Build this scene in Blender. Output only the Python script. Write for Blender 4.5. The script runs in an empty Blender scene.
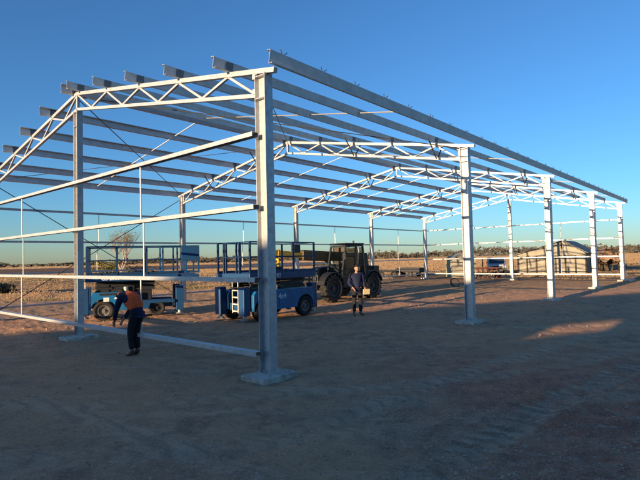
import bpy, math, random
import numpy as np
from mathutils import Vector, Matrix
random.seed(7); RNG = np.random.default_rng(7)
SC = bpy.context.scene; COL = SC.collection
R = math.radians
V = Vector

# ------------------------------------------------------------------ camera
F_PX, PIT, ROL, EYE = 489.8, 0.0365, 0.0233, 2.0
Fv = V((0, math.cos(PIT), math.sin(PIT))); Uv = V((0, -math.sin(PIT), math.cos(PIT))); Rv = V((1, 0, 0))
cR, sR = math.cos(ROL), math.sin(ROL)
R2 = Rv*cR - Uv*sR; U2 = Rv*sR + Uv*cR
cam = bpy.data.objects.new('camera', bpy.data.cameras.new('camera')); COL.objects.link(cam)
cam.data.sensor_width = 36; cam.data.lens = F_PX/640*36; cam.data.clip_end = 20000; cam.data.clip_start = .05
M = Matrix((R2, U2, -Fv)).transposed().to_4x4(); M.translation = V((0, 0, EYE)); cam.matrix_world = M
SC.camera = cam

def ray(u, v):
    return (R2*((u-320)/F_PX) - U2*((v-240)/F_PX) + Fv)
def at(u, v, Y):
    r = ray(u, v); t = Y/r.y
    return V((r.x*t, Y, EYE + r.z*t))
def gp(u, v):
    r = ray(u, v); t = -EYE/r.z
    return V((r.x*t, r.y*t, 0))

# ------------------------------------------------------------------ light
SUN_AZ_L = 42.0; SUN_EL = 7.1
sdir = V((-math.sin(R(SUN_AZ_L))*math.cos(R(SUN_EL)), -math.cos(R(SUN_AZ_L))*math.cos(R(SUN_EL)), math.sin(R(SUN_EL))))
sl = bpy.data.lights.new('sun', 'SUN'); sl.energy = 5.0; sl.angle = R(.25); sl.color = (1.0, .72, .43)
so = bpy.data.objects.new('sun', sl); COL.objects.link(so); so.rotation_euler = sdir.to_track_quat('Z', 'Y').to_euler(); so.location = sdir*200
W = bpy.data.worlds.new("World"); SC.world = W; W.use_nodes = True
nt = W.node_tree; bg = nt.nodes['Background']
sky = nt.nodes.new('ShaderNodeTexSky'); sky.sky_type = 'NISHITA'; sky.sun_disc = False
sky.sun_elevation = R(SUN_EL); sky.sun_rotation = math.atan2(sdir.x, sdir.y)
sky.air_density = 1.0; sky.dust_density = .3; sky.ozone_density = 5.0
bg.inputs[1].default_value = .128
nt.links.new(sky.outputs[0], bg.inputs[0])
SC.view_settings.view_transform = 'Standard'; SC.view_settings.look = 'None'; SC.view_settings.gamma = 1
SC.view_settings.exposure = 1.0; SC.view_settings.use_curve_mapping = False

# ------------------------------------------------------------------ materials
def mat(name, col, rough=.7, metal=0.0, noise=0.0, nscale=8.0, bump=0.0, bscale=40.0, col2=None, spec=None, coord='Object'):
    m = bpy.data.materials.new(name); m.use_nodes = True; t = m.node_tree; b = t.nodes['Principled BSDF']
    b.inputs['Base Color'].default_value = (*col, 1); b.inputs['Roughness'].default_value = rough; b.inputs['Metallic'].default_value = metal
    if spec is not None: b.inputs['Specular IOR Level'].default_value = spec
    tc = t.nodes.new('ShaderNodeTexCoord')
    if noise or col2:
        n = t.nodes.new('ShaderNodeTexNoise'); n.inputs['Scale'].default_value = nscale; n.inputs['Detail'].default_value = 6; n.inputs['Roughness'].default_value = .65
        t.links.new(tc.outputs[coord], n.inputs['Vector'])
        mx = t.nodes.new('ShaderNodeMix'); mx.data_type = 'RGBA'
        c2 = col2 if col2 else tuple(max(0, c*(1-noise)) for c in col)
        mx.inputs[6].default_value = (*col, 1); mx.inputs[7].default_value = (*c2, 1)
        rp = t.nodes.new('ShaderNodeMapRange'); rp.inputs[1].default_value = .35; rp.inputs[2].default_value = .65
        t.links.new(n.outputs[0], rp.inputs[0]); t.links.new(rp.outputs[0], mx.inputs[0]); t.links.new(mx.outputs[2], b.inputs['Base Color'])
        rr = t.nodes.new('ShaderNodeMapRange'); rr.inputs[3].default_value = max(.05, rough-.08); rr.inputs[4].default_value = min(1, rough+.1)
        t.links.new(n.outputs[0], rr.inputs[0]); t.links.new(rr.outputs[0], b.inputs['Roughness'])
    if bump:
        n2 = t.nodes.new('ShaderNodeTexNoise'); n2.inputs['Scale'].default_value = bscale; n2.inputs['Detail'].default_value = 5
        t.links.new(tc.outputs[coord], n2.inputs['Vector'])
        bp = t.nodes.new('ShaderNodeBump'); bp.inputs['Strength'].default_value = bump; bp.inputs['Distance'].default_value = .02
        t.links.new(n2.outputs[0], bp.inputs['Height']); t.links.new(bp.outputs[0], b.inputs['Normal'])
    return m
M_ = dict(
 galv=mat('galvanised', (.57,.58,.58), .42, .35, .26, 11, .06, 60),
 purl=mat('purlin_steel', (.74,.72,.67), .55, .1, .2, 5, .05, 40),
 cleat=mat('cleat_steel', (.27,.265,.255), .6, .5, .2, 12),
 rod=mat('brace_rod', (.10,.095,.09), .6, .5, .3, 12),
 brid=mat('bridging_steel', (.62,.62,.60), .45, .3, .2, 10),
 conc=mat('concrete', (.74,.66,.54), .9, 0, .55, 5, .6, 45),
 blue=mat('blue_paint', (.005,.15,.38), .42, 0, 0, 3, .03, 30, (.012,.10,.22)),
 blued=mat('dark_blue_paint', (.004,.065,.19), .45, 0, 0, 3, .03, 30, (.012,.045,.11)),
 railb=mat('rail_paint', (.005,.042,.12), .5, .1, .3, 8),
 steel=mat('dark_steel', (.045,.047,.05), .55, .5, .4, 9),
 silver=mat('silver_steel', (.55,.55,.52), .4, .5, .25, 9),
 rubber=mat('rubber', (.022,.021,.02), .85, 0, .3, 10, .3, 60),
 white=mat('white_paint', (.78,.78,.75), .5, 0, .1, 5),
 yellow=mat('yellow_paint', (.80,.48,.03), .45, 0, .25, 4),
 machdark=mat('charcoal_paint', (.020,.021,.023), .5, 0, .3, 5),
 boompaint=mat('dull_olive_paint', (.11,.08,.035), .6, 0, .35, 4),
 rimgrey=mat('dusty_grey_rim', (.24,.23,.21), .6, .2, .4, 8),
 rimdark=mat('dusty_rim', (.10,.095,.085), .7, .2, .3, 8),
 navy=mat('navy_cloth', (.008,.014,.055), .9, 0, .3, 14, .3, 120),
 black=mat('dark_trousers', (.012,.013,.018), .9, 0, .3, 14, .3, 120),
 orange=mat('orange_cloth', (.95,.13,.03), .85, 0, .25, 12, .3, 100),
 skin=mat('skin', (.42,.22,.14), .55, 0, .15, 20),
 hair=mat('hair', (.03,.02,.015), .8, 0, .4, 60),
 boot=mat('boot_leather', (.10,.065,.04), .7, 0, .3, 20),
 paper=mat('paper', (.70,.58,.30), .7, 0, .1, 10),
 tin=mat('beige_cladding', (.34,.31,.24), .75, 0, .3, 1.2),
 tinr=mat('grey_roof', (.20,.195,.185), .8, 0, .3, 1.0),
 wood=mat('weathered_wood', (.12,.085,.06), .9, 0, .4, 3, .3, 20),
 oldtin=mat('rusty_iron', (.40,.28,.17), .75, .1, 0, 1.5, 0, 40, (.20,.10,.055)),
 red=mat('red_paint', (.15,.05,.03), .6, 0, .3, 4),
 bark=mat('bark', (.17,.12,.09), .95, 0, .35, 5, .4, 20),
 barkp=mat('pale_bark', (.36,.27,.22), .95, 0, .3, 5, .4, 20),
 leaf=mat('gum_leaves', (.075,.072,.05), .9, 0, 0, .5, 0, 40, (.115,.085,.06)),
 leafd=mat('dark_leaves', (.035,.045,.022), .9, 0, .35, .6),
 leafy=mat('yellow_leaves', (.22,.19,.035), .9, 0, 0, 1.2, 0, 40, (.09,.10,.03)),
 drygrass=mat('dry_grass', (.30,.20,.115), .95, 0, 0, .35, 0, 40, (.22,.15,.09)),
 greengrass=mat('rough_grass', (.09,.085,.04), .95, 0, 0, .9, 0, 40, (.16,.12,.06)),
 clod=mat('dirt_clod', (.70,.48,.34), .95, 0, 0, 9, .3, 60, (.26,.165,.11)),
)
g = bpy.data.materials.new('window_glass'); g.use_nodes = True; b = g.node_tree.nodes['Principled BSDF']
b.inputs['Base Color'].default_value = (.55,.62,.6,1); b.inputs['Roughness'].default_value = .05; b.inputs['Transmission Weight'].default_value = 1.0; b.inputs['IOR'].default_value = 1.1
M_['glass'] = g
M_['carglass'] = mat('tinted_glass', (.03,.05,.08), .08)

# ------------------------------------------------------------------ mesh helpers
class MB:
    def __init__(s): s.v = []; s.f = []; s.sm = False
    def add(s, vs, fs):
        o = len(s.v); s.v += [tuple(p) for p in vs]; s.f += [tuple(i+o for i in f) for f in fs]
    def box(s, c, d, rz=0, ry=0):
        c = V(c); m = Matrix.Rotation(rz, 3, 'Z') @ Matrix.Rotation(ry, 3, 'Y')
        vs = [c + m @ V((d[0]/2*x, d[1]/2*y, d[2]/2*z)) for x in (-1,1) for y in (-1,1) for z in (-1,1)]
        s.add(vs, [(0,1,3,2),(4,6,7,5),(0,4,5,1),(2,3,7,6),(0,2,6,4),(1,5,7,3)]); return s
    def b2(s, a, b):
        return s.box([(a[i]+b[i])/2 for i in range(3)], [abs(b[i]-a[i]) for i in range(3)])
    def rects(s, p, q, rects, up=(0,0,1)):
        p = V(p); q = V(q); d = (q-p).normalized(); up = V(up); sd = d.cross(up).normalized(); u = sd.cross(d)
        for (a0, b0, a1, b1) in rects:
            vs = [c + sd*a + u*b for c in (p, q) for (a, b) in ((a0,b0),(a1,b0),(a1,b1),(a0,b1))]
            s.add(vs, [(3,2,1,0),(4,5,6,7),(0,1,5,4),(1,2,6,5),(2,3,7,6),(3,0,4,7)])
        return s
    def bar(s, p, q, w, h=None, up=(0,0,1)):
        h = h or w; d = (V(q)-V(p)).normalized()
        if abs(d.dot(V(up))) > .98: up = (1,0,0)
        return s.rects(p, q, [(-w/2,-h/2,w/2,h/2)], up)
    def tube(s, p, q, r, n=10, r2=None):
        p = V(p); q = V(q); r2 = r if r2 is None else r2; d = (q-p).normalized()
        a = d.cross(V((0,0,1)));  a = a.normalized() if a.length > .02 else V((1,0,0)); b = d.cross(a).normalized()
        vs = [c + (a*math.cos(2*math.pi*k/n) + b*math.sin(2*math.pi*k/n))*rr for c, rr in ((p,r),(q,r2)) for k in range(n)]
        s.add(vs, [(k,(k+1)%n,n+(k+1)%n,n+k) for k in range(n)] + [tuple(range(n))[::-1], tuple(range(n,2*n))]); return s
    def lathe(s, prof, n=28, axis='Y', c=(0,0,0)):   # prof: (radius, offset along axis), closed loop
        c = V(c); vs = []
        for k in range(n):
            a = 2*math.pi*k/n
            for r, o in prof:
                vs.append(c + (V((r*math.cos(a), o, r*math.sin(a))) if axis == 'Y' else V((r*math.cos(a), r*math.sin(a), o))))
        m = len(prof)
        s.add(vs, [(k*m+i, k*m+(i+1)%m, ((k+1)%n)*m+(i+1)%m, ((k+1)%n)*m+i) for k in range(n) for i in range(m)]); return s
    def prism(s, pts, y0, y1):                       # pts (x,z) extruded in y
        n = len(pts); vs = [(x,y0,z) for x,z in pts] + [(x,y1,z) for x,z in pts]
        s.add(vs, [tuple(range(n)), tuple(range(n,2*n))[::-1]] + [(i,i+n,(i+1)%n+n,(i+1)%n) for i in range(n)]); return s
    def build(s, name, m, parent=None, smooth=False, bevel=0):
        me = bpy.data.meshes.new(name); me.from_pydata([tuple(v) for v in s.v], [], s.f); me.validate()
        import bmesh
        bm = bmesh.new(); bm.from_mesh(me); bmesh.ops.recalc_face_normals(bm, faces=bm.faces); bm.to_mesh(me); bm.free()
        me.materials.append(M_[m] if isinstance(m, str) else m)
        if smooth: me.polygons.foreach_set('use_smooth', [True]*len(me.polygons))
        o = bpy.data.objects.new(name, me); COL.objects.link(o); o.parent = parent
        if bevel:
            bv = o.modifiers.new('bevel', 'BEVEL'); bv.width = bevel; bv.segments = 2; bv.limit_method = 'ANGLE'
        return o
def tag(o, label=None, cat=None, group=None, kind=None):
    for k, v in (('label', label), ('category', cat), ('group', group), ('kind', kind)):
        if v: o[k] = v
    return o
def thing(name, label, cat, loc=(0,0,0), rz=0, group=None):
    o = bpy.data.objects.new(name, None); COL.objects.link(o); o.location = loc; o.rotation_euler = (0,0,rz); o.empty_display_size = .3
    return tag(o, label, cat, group)
def copy_tree(o, parent=None):
    kids = list(o.children); c = o.copy(); COL.objects.link(c); c.parent = parent
    for ch in kids: copy_tree(ch, c)
    return c
def text(s, name, size, m, parent, loc, rot):
    cu = bpy.data.curves.new(name, 'FONT'); cu.body = s; cu.size = size; cu.extrude = .002; cu.align_x = 'CENTER'; cu.align_y = 'CENTER'; cu.offset = .003
    t = bpy.data.objects.new(name, cu); me = bpy.data.meshes.new_from_object(t); bpy.data.objects.remove(t)
    me.name = name; me.materials.append(M_[m]); o = bpy.data.objects.new(name, me); COL.objects.link(o); o.parent = parent
    o.location = loc; o.rotation_euler = rot; return o

TH = .8597; OX, OY = -.9028, 8.238; HW = 7.25; BAY = 8.0
dv = V((math.cos(TH), math.sin(TH), 0)); nv = V((-math.sin(TH), math.cos(TH), 0))
# ------------------------------------------------------------------ noise
def vnoise(x, y, seed=0):
    xi = np.floor(x).astype(np.int64); yi = np.floor(y).astype(np.int64); xf = x-xi; yf = y-yi
    def h(a, b):
        n = (a*374761393 + b*668265263 + seed*1442695041) & 0x7fffffff
        n = ((n ^ (n >> 13))*1274126177) & 0x7fffffff
        return ((n ^ (n >> 16)) & 0xffff)/65535.0
    sx = xf*xf*(3-2*xf); sy = yf*yf*(3-2*yf)
    return (h(xi,yi)*(1-sx)+h(xi+1,yi)*sx)*(1-sy) + (h(xi,yi+1)*(1-sx)+h(xi+1,yi+1)*sx)*sy - .5
def height(x, y):
    x = np.asarray(x, float); y = np.asarray(y, float); r = np.hypot(x, y)
    z = .05*vnoise(x/5, y/5, 1) + .035*vnoise(x/1.6+9, y/1.6, 2) + .034*vnoise(x/.6, y/.42, 3) + .028*vnoise(x/.22, y/.17, 4) + .016*vnoise(x/.1, y/.08, 9)
    # churned dirt, bottom right, and two pairs of wheel ruts sweeping to the right
    ch = np.clip((x-1.0)/2.5, 0, 1)*np.clip((9.5-y)/3, 0, 1)
    z = z + ch*(.085*vnoise(x/.5, y/.28, 5) + .05*vnoise(x/.17, y/.12, 6))
    cv = (y - (3.6 + 1.05*x - .025*x*x))*.70; tr = np.clip((x+.5)/1.5, 0, 1)*np.clip((9-x)/3, 0, 1)
    for off, amp in ((0, 1.0), (-1.75, .7)):
        d = np.abs(cv-off + .05*np.sin(x*1.7)); w = np.clip(1.15-d/.24, 0, 1)*tr*amp
        z = z - w*.034 + w*.018*np.sin((x+y)*15 + 2.0*np.abs(cv-off)*8)
        z = z + np.clip(1-np.abs(d-.32)/.10, 0, 1)*.020*tr*amp*(.4+1.2*(vnoise(x/.3, y/.3, 12)+.5))
    # loose windrows of earth beyond the left wall
    for yc, hh, sl, x1 in ((30.5,.28,.10,1.0),(42,.42,.16,-5.0),(52,.3,.2,-4.0)):
        yy = yc + sl*(x+15) + 1.6*vnoise(x/6, x*0, 8)
        z = z + hh*np.exp(-((y-yy)/1.1)**2)*np.clip((x1-x)/4, 0, 1)*(.6+.9*vnoise(x/1.3, y/1.3, 7)+.3)
    # dirt lip added to catch the sun strip, right of the second column
    z = z + .10*np.exp(-((y-14.2-.15*(x-7.5))/.8)**2)*np.exp(-((x-7.7)/2.2)**2)
    for a_, b_ in [(k, j) for k in range(5) for j in (0, 2)] + [(0,1),(4,1)]:
        cx = OX + dv.x*a_*BAY + nv.x*b_*HW; cy = OY + dv.y*a_*BAY + nv.y*b_*HW; d = np.hypot(x-cx, y-cy)
        z = z*(1-.7*np.exp(-(d/.5)**4)) + .022*np.exp(-((d-.5)/.22)**2)*(.7+1.6*vnoise(x/.2, y/.2, 15))
    fade = np.clip((r-60)/100, 0, 1)
    return z*(1-fade)
def hz(x, y): return float(height(np.array([x]), np.array([y]))[0])

# ------------------------------------------------------------------ ground
def ground():
    th = np.concatenate([np.linspace(-52, 52, 760), np.linspace(52, 308, 130)[1:-1]])
    th = np.radians(th); rr = np.concatenate([[.6], np.geomspace(1.2, 60, 400), np.geomspace(60, 9000, 90)[1:]])
    T, Rr = np.meshgrid(th, rr); X = Rr*np.sin(T); Y = Rr*np.cos(T); Z = height(X, Y)
    n, m = X.shape; co = np.stack([X, Y, Z], -1).reshape(-1, 3)
    i = np.arange(n-1)[:,None]*m; j = np.arange(m)[None,:]; j2 = (j+1) % m
    q = np.stack([i+j, i+j2, i+m+j2, i+m+j], -1).reshape(-1, 4)
    me = bpy.data.meshes.new('ground'); me.vertices.add(len(co)); me.vertices.foreach_set('co', co.ravel())
    nq = len(q); cap = m
    me.loops.add(nq*4 + cap); me.polygons.add(nq+1)
    me.loops.foreach_set('vertex_index', np.concatenate([q[:, ::-1].ravel(), np.arange(m)[::-1]]))
    me.polygons.foreach_set('loop_start', np.arange(nq+1)*4); me.polygons.foreach_set('loop_total', np.array([4]*nq+[cap]))
    me.polygons.foreach_set('use_smooth', [True]*(nq+1)); me.update(calc_edges=True); me.validate()
    o = bpy.data.objects.new('ground', me); COL.objects.link(o); o['kind'] = 'structure'
    m_ = bpy.data.materials.new('dirt_and_fields'); m_.use_nodes = True; t = m_.node_tree; N = t.nodes; L = t.links; b = N['Principled BSDF']
    b.inputs['Roughness'].default_value = .95; b.inputs['Specular IOR Level'].default_value = .15
    tc = N.new('ShaderNodeTexCoord'); sx = N.new('ShaderNodeSeparateXYZ'); L.new(tc.outputs['Object'], sx.inputs[0])
    def nz(scale, det=6, sc=(1,1,1), rough=.6):
        mp = N.new('ShaderNodeMapping'); mp.inputs['Scale'].default_value = sc; L.new(tc.outputs['Object'], mp.inputs[0])
        n = N.new('ShaderNodeTexNoise'); n.inputs['Scale'].default_value = scale; n.inputs['Detail'].default_value = det; n.inputs['Roughness'].default_value = rough; L.new(mp.outputs[0], n.inputs['Vector']); return n.outputs[0]
    def ma(op, a, b_=None, c=None):
        n = N.new('ShaderNodeMath'); n.operation = op
        for k, x in enumerate((a, b_, c)):
            if x is None: continue
            if isinstance(x, (int, float)): n.inputs[k].default_value = x
            else: L.new(x, n.inputs[k])
        return n.outputs[0]
    def step(x, lo, hi):
        n = N.new('ShaderNodeMapRange'); n.interpolation_type = 'SMOOTHSTEP'; L.new(x, n.inputs[0]); n.inputs[1].default_value = lo; n.inputs[2].default_value = hi; return n.outputs[0]
    def mix(f, a, b_):
        n = N.new('ShaderNodeMix'); n.data_type = 'RGBA'
        if isinstance(f, float): n.inputs[0].default_value = f
        else: L.new(f, n.inputs[0])
        for k, x in ((6, a), (7, b_)):
            if isinstance(x, tuple): n.inputs[k].default_value = (*x, 1)
            else: L.new(x, n.inputs[k])
        return n.outputs[2]
    x, y = sx.outputs[0], sx.outputs[1]
    big = nz(.35, 5); mid = nz(2.2, 7, rough=.7); fine = nz(28, 5, rough=.75); fine2 = nz(90, 4, rough=.8)
    dirt = mix(step(mid, .38, .64), (.66,.375,.215), (.39,.22,.13))
    dirt = mix(step(big, .42, .6), dirt, (.66,.35,.185))
    redm = ma('MULTIPLY', step(ma('ADD', x, ma('MULTIPLY', big, 3.0)), 1.6, 4.2), step(ma('ADD', ma('MULTIPLY', y, -1.0), ma('MULTIPLY', mid, 5.0)), -9.5, -4.5))
    dirt = mix(ma('MULTIPLY', redm, .9), dirt, mix(step(mid, .35, .65), (.78,.28,.15), (.50,.175,.10)))
    # a red-brown patch bottom left
    lft = ma('MULTIPLY', step(ma('ADD', ma('MULTIPLY', x, -1.0), ma('MULTIPLY', mid, 1.5)), 1.0, 2.2), step(ma('ADD', ma('MULTIPLY', y, -1.0), ma('MULTIPLY', big, 2.0)), -4.4, -3.2))
    dirt = mix(ma('MULTIPLY', lft, .6), dirt, (.58,.23,.125))
    # faint bands of older wheel tracks, pale compacted and dark loose
    trk = nz(1.6, 4, (.35, 1.3, 1), .55)
    dirt = mix(ma('MULTIPLY', step(trk, .55, .66), .45), dirt, (.74,.46,.28))
    dirt = mix(ma('MULTIPLY', step(nz(3.4, 5, (1,1.5,1), .7), .56, .66), .5), dirt, (.23,.155,.105))
    # wheel tracks: paler compacted ribbons, with shading of the tread painted as dark bars
    wob = ma('MULTIPLY', ma('SUBTRACT', nz(.8, 3), .5), .5)
    def track(c0, c1, c2, k, half, amt, xlo, xhi):
        global_cv = ma('MULTIPLY', ma('SUBTRACT', ma('ADD', y, wob), ma('ADD', ma('ADD', ma('MULTIPLY', x, c1), c0), ma('MULTIPLY', ma('MULTIPLY', x, x), c2))), k)
        d = ma('ABSOLUTE', global_cv)
        m = ma('MULTIPLY', step(ma('MULTIPLY', d, -1.0), -half, -half*.6), ma('MULTIPLY', step(x, xlo, xlo+1.5), step(ma('MULTIPLY', x, -1.0), -xhi, -xhi+2.5)))
        m = ma('MULTIPLY', m, step(nz(1.3, 5, rough=.7), .34, .56))
        bars = ma('SINE', ma('ADD', ma('MULTIPLY', ma('ADD', x, y), 16.0), ma('MULTIPLY', d, 14.0)))
        return ma('MULTIPLY', m, amt), ma('MULTIPLY', ma('MULTIPLY', m, step(bars, .1, .8)), amt)
    for args in ((3.6,1.05,-.025,.70,.27,.55,-.3,9), (6.05,1.05,-.025,.70,.27,.45,-.6,9), (7.4,.22,.03,.95,.24,.35,-6,8), (5.5,.22,.03,.95,.24,.30,-6,6), (13.5,-.1,.01,1,.25,.35,-9,14), (15.4,-.1,.01,1,.25,.3,-9,14), (4.1,-.75,.0,.8,.22,.35,-5,1.2)):
        m, bars = track(*args)
        dirt = mix(m, dirt, (.80,.53,.34)); dirt = mix(bars, dirt, (.20,.125,.08))
    # pale grit and dark damp speckle
    dirt = mix(ma('MULTIPLY', step(fine, .52, .66), .6), dirt, (.78,.58,.42))
    dirt = mix(ma('MULTIPLY', step(fine2, .5, .64), .65), dirt, (.17,.115,.08))
    # outside yard: dry grass and earth
    yard = step(ma('ADD', ma('SUBTRACT', y, ma('MULTIPLY', x, .25)), ma('MULTIPLY', big, 7.0)), 24, 29)
    earth = mix(step(mid, .4, .62), (.54,.33,.18), (.38,.235,.13))
    c = mix(yard, dirt, earth)
    gr = mix(step(nz(.6, 6, (1,.35,1)), .42, .6), (.42,.29,.17), (.28,.19,.11))
    c = mix(step(ma('ADD', y, ma('MULTIPLY', nz(.12, 4, (1,.3,1)), 16.0)), 44, 52), c, gr)
    fld = mix(step(nz(.05, 5, (.25,1,1)), .45, .58), (.47,.32,.19), (.38,.25,.15))
    c = mix(step(y, 66, 90), c, fld)
    # ploughed strips far left, stubble further on
    pl = ma('MULTIPLY', ma('MULTIPLY', step(ma('ADD', y, ma('MULTIPLY', x, -.12)), 118, 126), step(ma('MULTIPLY', y, -1.0), -250, -230)), step(ma('MULTIPLY', x, -1.0), -25, 5))
    c = mix(pl, c, (.24,.14,.09))
    c = mix(step(y, 255, 330), c, (.52,.38,.25))
    L.new(c, b.inputs['Base Color'])
    bp = N.new('ShaderNodeBump'); bp.inputs['Strength'].default_value = .9; bp.inputs['Distance'].default_value = .05
    near = step(ma('MULTIPLY', y, -1.0), -70, -20)
    hh = ma('MULTIPLY', ma('ADD', ma('MULTIPLY', nz(9, 6, rough=.7), 1.0), ma('MULTIPLY', fine, .5)), near)
    farw = step(y, 20, 45)
    hh = ma('ADD', hh, ma('MULTIPLY', ma('MULTIPLY', nz(1.1, 8, (1,.5,1), .75), 22.0), farw))
    L.new(hh, bp.inputs['Height']); L.new(bp.outputs[0], b.inputs['Normal'])
    me.materials.append(m_)
ground()

# loose stones and clods in the yard (uncountable)
def raw_mesh(name, co, nper, mtl):
    nf = len(co)//nper; me = bpy.data.meshes.new(name); me.vertices.add(len(co)); me.vertices.foreach_set('co', co.astype(np.float32).ravel())
    me.loops.add(len(co)); me.polygons.add(nf); me.loops.foreach_set('vertex_index', np.arange(len(co))); me.polygons.foreach_set('loop_start', np.arange(nf)*nper); me.polygons.foreach_set('loop_total', np.full(nf, nper))
    me.update(calc_edges=True); me.materials.append(M_[mtl]); o = bpy.data.objects.new(name, me); COL.objects.link(o); return o
def clods():
    base = np.array([(1,0,0),(-1,0,0),(0,1,0),(0,-1,0),(0,0,1),(0,0,-1)], float)
    tri = np.array([(0,2,4),(2,1,4),(1,3,4),(3,0,4),(2,0,5),(1,2,5),(3,1,5),(0,3,5)])
    n = 90000; u = RNG.uniform(-60, 700, n); v = 285 + 205*RNG.random(n)**.75
    d = np.array([tuple(R2*((a-320)/F_PX) - U2*((b_-240)/F_PX) + Fv) for a, b_ in zip(u, v)]); t = -EYE/d[:,2]; X = d[:,0]*t; Y = d[:,1]*t
    dens = .25 + .75*((X > .6) & (Y < 8)) + .5*((X < -1.0) & (Y < 4.6)) + .3*vnoise(X/.8, Y/.8, 41)
    k = (Y < 34) & (t > 0) & (RNG.random(n) < dens); X, Y = X[k], Y[k]; n = len(X)
    s_ = RNG.choice([.003,.005,.006,.008,.011,.018], n, p=[.34,.27,.2,.12,.05,.02])*np.clip(Y/7, .8, 2.6)
    j = RNG.uniform(.6, 1.4, (n,6,3)); P = base[None]*j*s_[:,None,None]; P[:,:,2] *= .75; P[:,:,0] *= 1.25
    a = RNG.uniform(0, 6.28, n); c, q = np.cos(a)[:,None], np.sin(a)[:,None]; px = P[:,:,0]*c - P[:,:,1]*q; py = P[:,:,0]*q + P[:,:,1]*c
    P[:,:,0] = px + X[:,None]; P[:,:,1] = py + Y[:,None]; P[:,:,2] += height(X, Y)[:,None] + s_[:,None]*.25
    o = raw_mesh('loose_clods', P[:, tri, :].reshape(-1, 3), 3, 'clod')
    tag(o, 'small clods and stones scattered over the yard dirt', 'stones', kind='stuff')
clods()

# ------------------------------------------------------------------ steel shed frame
TH = .8597; OX, OY = -.9028, 8.238; HW = 7.25; BAY = 8.0
SL = (6.54-5.2)/HW
dv = V((math.cos(TH), math.sin(TH), 0)); nv = V((-math.sin(TH), math.cos(TH), 0))
shed = thing('shed_frame', 'large galvanised steel shed frame with trussed roof, still without cladding', 'shed frame', (OX, OY, 0), TH)
def zc(y): return 6.54 - SL*abs(y-HW)          # top chord centre line
C_H, C_F = .25, .18
def column(a, y, top, cleats, sc=1.0):
    x = a*BAY; h, f = C_H*sc/2, C_F*sc/2; m = MB(); z0 = .115
    m.b2((x-f, y-h, z0), (x+f, y-h+.012, top)); m.b2((x-f, y+h-.012, z0), (x+f, y+h, top)); m.b2((x-.005, y-h+.012, z0), (x+.005, y+h-.012, top))
    c = m.build('column', 'galv', shed)
    m = MB(); m.b2((x-f-.03, y-h-.02, .10), (x+f+.03, y+h+.02, .115)); 
    for sx in (-1,1):
        for sy in (-1,1): m.tube((x+sx*(f-.03), y+sy*.05, .115), (x+sx*(f-.03), y+sy*.05, .165), .012, 6)
    bp = m.build('base_plate', 'galv', c)
    m = MB(); w, d = random.uniform(.38,.42), random.uniform(.27,.31); o1 = random.uniform(-.04,.04)
    m.b2((x-w+o1, y-d, -.12), (x+w+o1, y+d, .10)); fo = m.build('concrete_footing', 'conc', c, bevel=.012)
    for z in (top-.04, top-.42):
        for s in (-1,1): MB().b2((x+s*.006, y-h+.013, z), (x+s*(f-.002), y+h-.013, z+.012)).build('stiffener', 'galv', c)
    for z in cleats:
        MB().b2((x-.05, y-h-.05, z-.012), (x+.05, y-h-.001, z)).build('girt_cleat', 'galv', c)
    return c
GZ = (.40, 1.62, 2.84, 4.06)
for a in range(5):
    column(a, 0, 5.14, GZ if a else ())
    column(a, 2*HW, 5.14, ())
for a in (0, 4): column(a, HW, 6.07, (), .88)

PS = [.16, 1.66, 3.20, 4.75, 6.33, HW+.36]     # purlin offsets from the ridge
DB = .42
def truss(a, sgn):
    x = a*BAY; y = lambda s: HW - sgn*s
    m = MB()
    P = lambda s, dz=0: V((x, y(s), zc(y(s))+dz))
    m.bar(P(.0), P(HW+.30), .085, .085)
    m.bar(P(.0, -DB), P(HW-C_H/2-.01, -DB), .07, .07)
    tops = [0] + PS[1:5]; 
    pts = [P(.03, -.03)]
    for k in range(5):
        mids = (tops[k] + (PS[k+1] if k < 4 else HW-C_H/2+.25))/2
        if k < 4: pts += [P(mids, -DB+.03), P(PS[k+1], -.03)]
        else: pts += [P(HW-C_H/2-.06, -DB+.03)]
    for p, q in zip(pts[:-1], pts[1:]): m.bar(p, q, .045, .045)
    m.bar(P(HW-C_H/2-.035, -DB-.05), P(HW-C_H/2-.035, -.04), .06, .06)
    if sgn > 0: m.bar(P(0, -DB-.03), P(0, -.02), .07, .07)
    t = m.build('roof_truss', 'galv', shed)
    for zz in (-.10, -.36):
        q = P(HW-C_H/2-.10, zz); MB().b2((q.x-.05, min(q.y, q.y-sgn*.09), q.z-.045), (q.x-.044, max(q.y, q.y-sgn*.09), q.z+.045)).build('end_cleat', 'galv', t)
    for s in PS[:5]:
        c = P(s, .046); MB().rects((c.x-.085, c.y, c.z), (c.x+.085, c.y, c.z), [(.005, .006, .013, .19)], V((0, -sgn*SL, 1)).normalized()).build('purlin_cleat', 'cleat', t)
    if 0 < a < 4:
        for s in (PS[2], PS[4]) if sgn > 0 else (PS[1], PS[3]):
            for q in (-1, 1):
                fb = MB().bar(P(s, .14)+V((q*.50,0,0)), P(s+.02, -DB-.01)+V((q*.03,0,0)), .03, .03)
                fb.build('fly_brace', 'rod', t)
    return t
for a in range(5):
    for s in (1, -1): truss(a, s)
x0, x1 = -.36, 4*BAY+.40
PD = .20
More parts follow.
